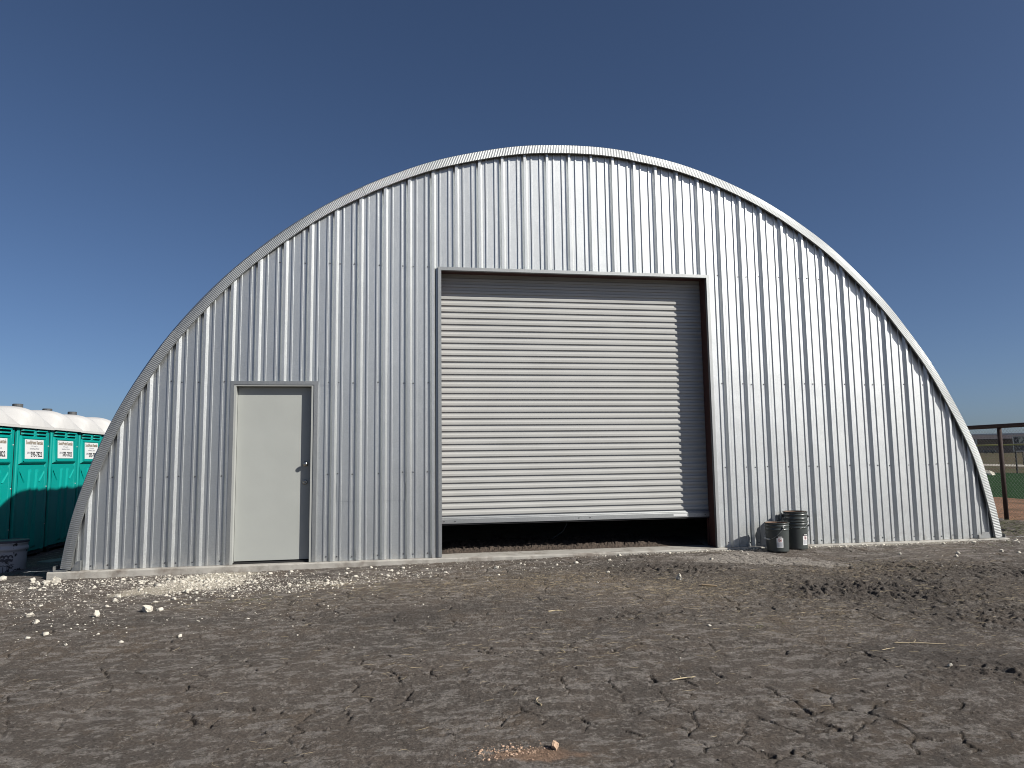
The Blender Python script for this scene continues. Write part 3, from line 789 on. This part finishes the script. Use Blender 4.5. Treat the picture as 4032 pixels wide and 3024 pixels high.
# large dirty white bucket by the toilets
tb = empty('plastic_bucket', (-1.44, 1.40, -.20), 'dirty white plastic bucket with a dark lid in the shade by the toilets', 'bucket')
k_ = .90
MB().lathe([(a*k_, b*k_) for a, b in [(0, .0), (.172, .0), (.178, .01), (.190, .30), (.192, .33), (.203, .335), (.205, .375), (.196, .378), (.197, .42), (.205, .425), (.205, .44)]], n=44).build('body', M['tubw'], tb, smooth=True)
MB().lathe([(a*k_, b*k_) for a, b in [(.205, .44), (.213, .445), (.213, .465), (.200, .475), (.188, .468), (.0, .466)]], n=44).build('lid', M['tubdark'], tb, smooth=False)
mb = MB()
def ta(u, v, off=.003):
    a = R_(12)+u/.17; rr = .162+(v/.30)*.012+off; return (rr*math.sin(a), -rr*math.cos(a), v)
for cx_ in (-.06, -.015, .03):
    n = 16; k = len(mb.V)
    for i in range(n+1):
        a = -.3+(math.pi+.6)*i/n; w_ = .012+.010*random.random()
        mb.V.append(ta(cx_+.030*math.cos(a), .215+.034*math.sin(a))); mb.V.append(ta(cx_+(.030-w_)*math.cos(a), .215+(.034-w_)*math.sin(a)))
    for i in range(n): mb.F.append([k+2*i, k+2*i+2, k+2*i+3, k+2*i+1])
for (a, b, c, d) in ((-.09, .055, .165, .198), (-.08, .03, .150, .156), (-.02, .075, .125, .131), (-.09, .055, .108, .116), (-.005, .004, .05, .12), (-.055, -.048, .02, .10), (.012, .022, .02, .07)):
    k = len(mb.V); n = 10
    for i in range(n+1):
        u = a+(b-a)*i/n; j = random.uniform(-.007, .007); mb.V += [ta(u, c+j*.5), ta(u, d+j)]
    for i in range(n): mb.F.append([k+2*i, k+2*i+2, k+2*i+3, k+2*i+1])
mb.build('printed_logo', M['tubdark'], tb)

# grey board lying in the shade beside the hut
mb = MB(); mb.bbox(-.45, .45, -.13, .13, 0, .035, .004)
o = mb.build('board', M['board']); o.location = (-1.02, 2.2, -.155); o.rotation_euler = (0, 0, R_(62)); tag(o, 'grey board lying in the shade between the toilets and the hut', 'board')

# ------------------------------------------------------------------ near fence (pipe frame with chain link), runs along y
FXN = 15.25
nf = empty('chain_link_fence', (FXN, 0, 0), 'rusty brown pipe and chain link fence right of the hut', 'fence')
def nfo(name, mb, m, **k):
    o = mb.build(name, m, nf, **k); o.location = (-FXN, 0, 0); return o
nfo('top_rail', MB().tube([(FXN, -4, 1.705), (FXN, 12, 1.705)], .043, n=12), M['rustpipe'], smooth=True)
for yy in (-2.9, .20, 3.30, 6.40, 9.5):
    g = float(gbase(FXN, yy))
    nfo('post', MB().tube([(FXN, yy, g-.1), (FXN, yy, 1.68)], .040, n=12), M['rustpipe'], smooth=True)
mb = MB(); s = .074; z0 = -.11; z1 = 1.665; wr = .0018
def wire(a, b, r=wr):
    a = Vector(a); b = Vector(b); d = (b-a).normalized(); u = d.cross(Vector((1, 0, 0))).normalized()*r; v = Vector((1, 0, 0))*r
    k = len(mb.V)
    for q in (a, b):
        for (c1, c2) in ((1, -.6), (-1, -.6), (0, 1.1)): mb.V.append(tuple(q+u*c1+v*c2))
    for i in range(3): j = (i+1) % 3; mb.F.append([k+i, k+j, k+3+j, k+3+i])
y = -6.0
while y < 12:
    for sgn in (1, -1):
        ya, yb = y, y+sgn*(z1-z0)*.95; za, zb = z0, z1
        wire((FXN+.046+.003*sgn, ya, za), (FXN+.046+.003*sgn, yb, zb))
    y += s
nfo('chain_link_mesh', mb, M['chain'])

# outfield fence with yellow cap
FX2 = 45.2
f2 = empty('outfield_fence', (FX2, 20, 0), 'low far fence with a yellow top cap beyond the green field', 'fence')
def f2o(name, mb, m, **k):
    o = mb.build(name, m, f2, **k); o.location = (-FX2, -20, 0); return o
f2o('yellow_cap', MB().tube([(FX2, -10, 1.66), (FX2, 75, 1.66)], .055, n=8), M['yellow'])
for i in range(18):
    yy = 33.4+(i-9)*4.4
    g = float(gbase(FX2, yy)); f2o('post', MB().tube([(FX2, yy, g-.1), (FX2, yy, 1.62)], .05, n=8), M['dark'])
mb = MB()
y = 14.
while y < 52:
    for sgn in (1, -1):
        wire((FX2+.05, y, -.3), (FX2+.05, y+sgn*1.9, 1.6), .004)
    y += .22
f2o('chain_link_mesh', mb, M['chain'])

# ------------------------------------------------------------------ far things: helper direction from the camera
def ray(px, py_):
    a = (px-2016)/FPX; b = -(py_-1512)/FPX
    return (fw+r2*a+u2*b)
def at(px, py_, D):
    d = ray(px, py_); h = math.hypot(d.x, d.y); return CAMP+d*(D/h)
# long brown shed
A = at(3846, 1782, 150); B = at(4240, 1782, 152)
dirv = Vector((B.x-A.x, B.y-A.y, 0)); Ls = dirv.length; ang = math.atan2(dirv.y, dirv.x)
sh = empty('long_shed', (A.x, A.y, 1.0), 'long low brown metal building far away beyond the sports field', 'building', rz=ang)
MB().box(0, Ls, 0, 9, -.4, 2.45).build('wall', M['brownwall'], sh)
mb = MB(); mb.add([(-.3, -.6, 2.42), (Ls, -.6, 2.42), (Ls, 5, 3.22), (-.3, 5, 3.22), (-.3, 10, 2.42), (Ls, 10, 2.42), (-.3, -.6, 2.25), (Ls, -.6, 2.25), (-.3, 10, 2.25), (Ls, 10, 2.25)],
                  [[0, 1, 2, 3], [3, 2, 5, 4], [6, 7, 1, 0], [6, 0, 3, 4, 8], [7, 9, 5, 2, 1], [6, 8, 9, 7]])
rf = mb.build('roof', M['brownroof'], sh)
MB().box(-.3, Ls, 4.8, 5.1, 3.2, 3.46).build('ridge_cap', M['white'], rf)
MB().box(-.15, .12, -.7, -.45, -.4, 2.4).build('corner_post', M['white'], sh)
# open lean-to at its left end
mb = MB(); mb.add([(-8, -.5, 3.3), (-.2, -.5, 2.45), (-.2, 8, 2.45), (-8, 8, 3.3), (-8, -.5, 3.15), (-.2, -.5, 2.3)], [[0, 1, 2, 3], [4, 5, 1, 0]]); mb.build('lean_to_roof', M['white'], sh)
MB().box(-8, -.4, 6, 6.2, -.4, 2.5).build('lean_to_wall', M['dark'], sh)
# dark utility cart parked in front
c = at(3896, 1782, 140)
cart = empty('utility_cart', (c.x, c.y, .93), 'small dark utility vehicle parked before the brown shed', 'vehicle', rz=ang)
MB().bbox(-.8, .8, -.6, .6, .22, .58, .05).build('body', M['tubdark'], cart)
mb = MB(); mb.bbox(-.4, .5, -.55, .55, .98, 1.05, .02)
for (x, yy) in ((-.38, -.5), (-.38, .5), (.45, -.5), (.45, .5)): mb.tube([(x, yy, .55), (x*.9, yy, 1.0)], .03, n=6)
mb.build('canopy', M['dark'], cart)
for (x, yy) in ((-.5, -.6), (.5, -.6), (-.5, .6), (.5, .6)):
    MB().lathe([(0, -.08), (.2, -.08), (.24, -.05), (.24, .05), (.2, .08), (0, .08)], c=(x, yy, .24), n=16, axis='y').build('wheel', M['dark'], cart)
# framed board at the right edge, on posts
c = at(3991, 1778, 88); c2 = at(4075, 1777, 88)
dv = Vector((c2.x-c.x, c2.y-c.y, 0)); a2 = math.atan2(dv.y, dv.x); Wd = dv.length
sb = empty('sign_board', (c.x, c.y, float(gbase(c.x, c.y))), 'white framed board with dark pictures beyond the outfield fence', 'sign', rz=a2)
zb = c.z-float(gbase(c.x, c.y)); hb = 1.56
MB().box(0, Wd, 0, .06, zb, zb+hb).build('panel', M['greyprint'], sb)
mb = MB(); mb.box(0, .07, -.02, 0, zb, zb+hb); mb.box(.07, Wd, -.02, 0, zb, zb+.06); mb.box(.07, Wd, -.02, 0, zb+hb-.05, zb+hb); mb.build('frame', M['white'], sb)
mb = MB(); mb.box(.5, Wd-.05, -.012, -.001, zb+.85, zb+hb-.07); mb.build('pale_picture', mat('pale_green_grey', (.42, .46, .42), .6, var=((.1, .12, .12), 3, .5, .55)), sb)
mb = MB(); mb.box(.12, .5, -.012, -.001, zb+.88, zb+1.42); mb.box(.14, Wd-.1, -.014, -.001, zb+.1, zb+.66); mb.build('dark_picture', mat('dark_picture_print', (.02, .022, .035), .5, var=((.25, .28, .33), 5, .58, .62)), sb)
for xx in (.75, 2.4):
    MB().tube([(xx, .1, -.1), (xx, .1, zb+hb)], .05, n=8).build('post', M['dark'], sb)
# pale boulder by the track
def rock_mesh(r, seed, sq=(1, 1, .7), sub=2):
    import bmesh
    bm = bmesh.new(); bmesh.ops.create_icosphere(bm, subdivisions=sub, radius=1)
    rg = np.random.default_rng(seed)
    cuts = [(Vector(rg.normal(size=3)).normalized(), rg.uniform(.42, .85)) for _ in range(13)]
    for v in bm.verts:
        p = v.co.copy()
        for n_, d in cuts:
            s_ = p.dot(n_)
            if s_ > d: p -= n_*(s_-d)*.97
        p += Vector(rg.normal(size=3))*.045
        v.co = Vector((p.x*r*sq[0], p.y*r*sq[1], p.z*r*sq[2]))
    me = bpy.data.meshes.new('rock'); bm.to_mesh(me); bm.free(); return me
def rock(x, y, r, label, seed, m='stone', sq=(1, 1, .75), group='white limestone rocks on the dirt', rz=0, z=None):
    me = rock_mesh(r, seed, sq, 3 if r > .03 else 2); me.materials.append(M[m])
    o = bpy.data.objects.new('rock', me); COL.objects.link(o)
    zz = gz(x, y) if z is None else z
    o.location = (x, y, zz+r*sq[2]*.38); o.rotation_euler = (0, 0, rz)
    return tag(o, label, 'rock', group)
c = at(3888, 1853, 55)
rock(c.x, c.y, .5, 'pale boulder seen through the fence at the edge of the green field', 3, group=None, z=float(gbase(c.x, c.y))-.1)

# ------------------------------------------------------------------ rocks, placed where their pixels meet the ground
def gp(px, py_):
    d = ray(px, py_); t = .5
    lo, hi = 2.0, 40.0
    for _ in range(40):
        mid = (lo+hi)/2; p = CAMP+d*mid
        if p.z < float(ground_h(np.array([p.x]), np.array([p.y]), False)[0]): hi = mid
        else: lo = mid
    p = CAMP+d*lo; return p.x, p.y
SR = 4032/2212
RK = [ # display px, py, radius, label
 (318, 1321, .065, 'largest chunky white rock, below the middle of the pale gravel patch'),
 (344, 1319, .030, 'small white rock touching the right side of the largest rock'),
 (248, 1300, .030, 'white rock up and left of the largest rock'),
 (210, 1333, .035, 'pointed white rock left of the largest rock, alone on dark soil'),
 (66, 1332, .035, 'white rock near the left edge of the photo, lower of a loose pair'),
 (78, 1346, .028, 'rounded white rock below another near the left edge'),
 (142, 1394, .020, 'lone small white rock on dark soil, lower left'),
 (255, 1290, .030, 'white rock at the left end of the pale gravel patch'),
 (376, 1296, .025, 'white rock just right of the largest rock, one of a cluster'),
 (405, 1281, .026, 'upright white rock under the pale gravel patch'),
 (1073, 1228, .032, 'white rock in front of the roller door, left of its middle'),
 (1467, 1253, .035, 'upright white rock standing alone in front of the right end of the roller door'),
 (1314, 1238, .022, 'small pale rock in front of the roller door, right of its middle'),
 (1317, 1211, .026, 'small white rock close to the slab before the roller door'),
 (1197, 1617, .030, 'tan upright stone near the bottom edge of the photo'),
 (860, 1240, .022, 'white rock in front of the wall between the two doors'),
 (583, 1240, .028, 'white rock in front of the entry door'),
 (1536, 1209, .026, 'white stone on dark soil just left of the pails'),
 (1680, 1190, .030, 'white rock fragment at the foot of the front pail'),
 (122, 1258, .070, 'big white rock at the left corner of the hut slab'),
 (100, 1262, .045, 'white rock left of the one at the slab corner'),
 (72, 1254, .035, 'white rock on the sunlit line left of the hut slab'),
 (8, 1254, .045, 'white rock at the very left edge of the photo near the shade line'),
 (1944, 1199, .028, 'white stone on the dirt before the right half of the wall'),
 (2053, 1441, .018, 'lone small white stone on the dirt at lower right'),
 (2163, 1192, .028, 'white stone beyond the right corner of the slab'),
]
for i, (a, b, r, lab) in enumerate(RK):
    x, y = gp(a*SR, b*SR)
    sq = (.8, .8, 1.15) if ('upright' in lab or 'pointed' in lab) else (1, .9, .72)
    rock(x, y, r*1.2, lab, 100+i, 'stonep' if 'tan upright' in lab else 'stone', sq, rz=i*1.3)

# pebbles: uncountable
def pebbles(name, m, P_, S_, label, cat):
    base = []
    ph = (1+5**.5)/2
    ico = np.array([(-1, ph, 0), (1, ph, 0), (-1, -ph, 0), (1, -ph, 0), (0, -1, ph), (0, 1, ph), (0, -1, -ph), (0, 1, -ph), (ph, 0, -1), (ph, 0, 1), (-ph, 0, -1), (-ph, 0, 1)], float)/1.9
    fc = np.array([(0, 11, 5), (0, 5, 1), (0, 1, 7), (0, 7, 10), (0, 10, 11), (1, 5, 9), (5, 11, 4), (11, 10, 2), (10, 7, 6), (7, 1, 8), (3, 9, 4), (3, 4, 2), (3, 2, 6), (3, 6, 8), (3, 8, 9), (4, 9, 5), (2, 4, 11), (6, 2, 10), (8, 6, 7), (9, 8, 1)])
    N = len(P_)
    V = ico[None]*(1+rng.normal(0, .3, (N, 12, 3)))
    sc3 = np.stack([rng.uniform(.8, 1.3, N), rng.uniform(.7, 1.1, N), rng.uniform(.5, .85, N)], -1)
    V = V*sc3[:, None]*S_[:, None, None]
    a = rng.uniform(0, 6.28, N); ca, sa = np.cos(a), np.sin(a)
    X = V[..., 0]*ca[:, None]-V[..., 1]*sa[:, None]; Y = V[..., 0]*sa[:, None]+V[..., 1]*ca[:, None]
    Z = V[..., 2]+ground_h(P_[:, 0], P_[:, 1])[:, None]+S_[:, None]*.08
    co = np.stack([X+P_[:, 0:1], Y+P_[:, 1:2], Z], -1).reshape(-1, 3).astype(np.float32)
    F = (fc[None]+np.arange(N)[:, None, None]*12).reshape(-1, 3)
    me = bpy.data.meshes.new(name); me.vertices.add(len(co)); me.vertices.foreach_set('co', co.ravel())
    me.loops.add(len(F)*3); me.loops.foreach_set('vertex_index', F.ravel().astype(np.int32)); me.polygons.add(len(F))
    me.polygons.foreach_set('loop_start', np.arange(0, len(F)*3, 3, dtype=np.int32)); me.update(calc_edges=True); me.materials.append(m)
    o = bpy.data.objects.new(name, me); COL.objects.link(o); return tag(o, label, cat, kind='stuff')
def blob(n, cx, cy, sx, sy, rot=0):
    a = rng.normal(0, 1, (n, 2))*np.array([sx, sy]); c, s = math.cos(rot), math.sin(rot)
    return np.stack([cx+a[:, 0]*c-a[:, 1]*s, cy+a[:, 0]*s+a[:, 1]*c], -1)
PP = np.concatenate([blob(3600, 1.42, -.58, .36, .30), blob(800, .3, -.40, .7, .2, .05), blob(420, -.9, -.6, .8, .35), blob(1100, .5, -1.05, 1.1, .42), blob(420, .6, -1.7, 1.5, .6), blob(1000, 2.65, -1.05, .55, .14, .25), blob(420, 2.3, -.7, .9, .4), blob(450, 3.9, -.5, .9, .3), blob(300, .8, -2.0, 1.3, .5), blob(220, 5.3, -.6, 1.2, .4), blob(900, 7.6, -.14, .9, .035), blob(1300, 10.2, -.16, 1.1, .05), blob(120, 11.9, -.6, .6, .4), blob(150, 9, -1, 2, .6), blob(160, 3.5, -2.6, 3, 1.2), ])
ok = (PP[:, 1] < -.12) & (PP[:, 1] > -5.8) & (PP[:, 0] > -2.5) & (PP[:, 0] < 12.4)
PP = PP[ok]
S = .0035+.0035*rng.pareto(2.6, len(PP)); S = np.clip(S, .003, .026)
pebbles('gravel', M['stone'], PP, S, 'crushed white limestone gravel scattered along the foot of the wall', 'gravel')
PC = np.stack([rng.uniform(-1.5, 11.5, 5200), rng.uniform(-5.8, -.2, 5200)], -1)
PR = blob(230, 4.05, -5.43, .10, .04); pebbles('red_gravel', M['stonep'], PR, np.clip(.0025+.002*rng.pareto(2.6, len(PR)), .002, .009), 'little heap of reddish gravel near the bottom edge of the photo', 'gravel')
zc = zones(PC[:, 0], PC[:, 1]); keepc = (rng.uniform(0, 1, len(PC)) < .12+.9*zc[2])
PC = PC[keepc]
pebbles('clods', mat('dark_soil_clod', (.075, .063, .053), .95, noise=(20, .3)), PC, np.clip(.004+.004*rng.pareto(2.5, len(PC)), .003, .02), 'dark crumbly clods of turned soil', 'soil')

# straw litter
def straw(n_list, name, m, label, cat, ln=(.025, .10), r=.0009, up_=.25, zf=None):
    mb = MB()
    for (n, cx, cy, sx, sy) in n_list:
        for _ in range(n):
            x = random.gauss(cx, sx); y = random.gauss(cy, sy)
            if y > -.12 and x < 12.1: continue
            L = random.uniform(*ln); a = random.uniform(0, 6.28); cu = random.uniform(-1, 1)
            z = (float(ground_h(np.array([x]), np.array([y]), False)[0]) if zf is None else zf(x, y))+.006
            ps = []; el = random.uniform(-.05, up_)
            for i in range(4):
                t = i/3*L; ps.append(Vector((x+math.cos(a)*t, y+math.sin(a)*t, z+el*t-el*.6*t*t/L))); a += cu*.3
            k = len(mb.V); w_ = Vector((-math.sin(a), math.cos(a), 0))*r*random.uniform(.6, 1.6)
            for i, q in enumerate(ps):
                ww = w_*(1-.6*abs(i-1.5)/1.5)
                mb.V += [tuple(q-ww), tuple(q+ww), tuple(q+Vector((0, 0, r)))]
            for i in range(3):
                for j in range(3): j2 = (j+1) % 3; mb.F.append([k+i*3+j, k+i*3+j2, k+i*3+3+j2, k+i*3+3+j])
    o = mb.build(name, m); return tag(o, label, cat, kind='stuff')
straw([(330, 6.4, -2.2, .6, .28), (220, 4.3, -1.4, 1.0, .3), (150, 5.4, -1.7, .7, .3), (200, 8.8, -1.6, 1.0, .3), (130, 6.9, -3.3, .6, .35), (150, 9.3, -3.0, 1.0, .5), (90, 2.2, -1.7, .5, .2), (260, 5.5, -3.5, 3.2, 1.3), (420, 8.2, -2.6, 1.2, .6), (300, 7.7, -4.0, 1.0, .6), (120, 4.5, -3.8, .8, .4), (60, 3.1, -1.2, .5, .2)],
      'straw_litter', M['straw'], 'scattered bits of dry straw on the dark dirt', 'straw')
straw([(900, 13.6, .8, .9, 1.0), (700, 13.2, -.8, .8, .7), (500, 14.6, 2.2, .6, 1.2), (250, 12.6, -2.0, .6, .5)], 'grass', M['grass'], 'sparse dry green-brown grass between the hut and the fence', 'grass', (.05, .16), .003, 1.4, zf=lambda x, y: float(gbase(x, y)))
straw([(14, 9.1, -1.9, .12, .06), (8, 6.3, -3.6, .08, .05), (16, 2.2, -1.7, .15, .06), (10, 8.7, -1.45, .1, .05)], 'weeds', M['grass'], 'tiny green weeds sprouting in the dirt', 'weeds', (.02, .05), .002, 1.2)

# individual sticks and a wood scrap
def stick(px, py_, L, a, r, label, bend=.3, branches=1, m='straw', nm='twig', cat='twig'):
    x, y = gp(px*SR, py_*SR); z = gz(x, y)+.008; mb = MB()
    ps = []; ang_ = a; q = Vector((x-math.cos(a)*L/2, y-math.sin(a)*L/2, z))
    n = 8
    for i in range(n+1):
        ps.append(q.copy()); q = q+Vector((math.cos(ang_), math.sin(ang_), .06*math.sin(i)))*L/n; ang_ += bend/n*(1 if i % 3 else -.5)
        q.z = max(q.z, gz(q.x, q.y)+.003)
    mb.tube(ps, [r*(1-.5*i/n) for i in range(n+1)], n=6)
    for b_ in range(branches):
        s_ = ps[3+b_*2]; aa = ang_+.9*(-1)**b_; mb.tube([s_, s_+Vector((math.cos(aa), math.sin(aa), .15))*L*.15, s_+Vector((math.cos(aa+.2), math.sin(aa+.2), .1))*L*.25], [r*.7, r*.5, r*.3], n=5)
    o = mb.build(nm, M[m]); return tag(o, label, cat)
stick(1988, 1393, .34, -.35, .004, 'longest pale twig lying on dark clods at right', .15, 1)
stick(1203, 1322, .16, .2, .005, 'bent pale twig in the middle distance before the roller door', -2.6, 1)
stick(1157, 1518, .13, 1.9, .005, 'hook-shaped pale twig in the lower middle of the dirt', -2.4, 0)
stick(1478, 1469, .17, .1, .004, 'pale forked twig on the cracked dirt, right of the middle', .5, 2)
stick(1216, 1408, .07, 1.7, .004, 'short upright straw stalk in the middle of the dirt', .2, 1)
stick(1920, 1405, .12, .2, .003, 'short branching dry weed stem at right among dark clods', .4, 2)
x, y = gp(1388*SR, 1152*SR*1.0+1152*0) if False else gp(1532*SR, 1267*SR)
mb = MB(); mb.bbox(-.075, .075, -.017, .017, 0, .014, .002); o = mb.build('wood_scrap', M['wood']); o.location = (x, y, gz(x, y)+.004); o.rotation_euler = (R_(4), R_(3), -.45); tag(o, 'short scrap of tan wood on the dirt before the roller door right end', 'wood scrap')
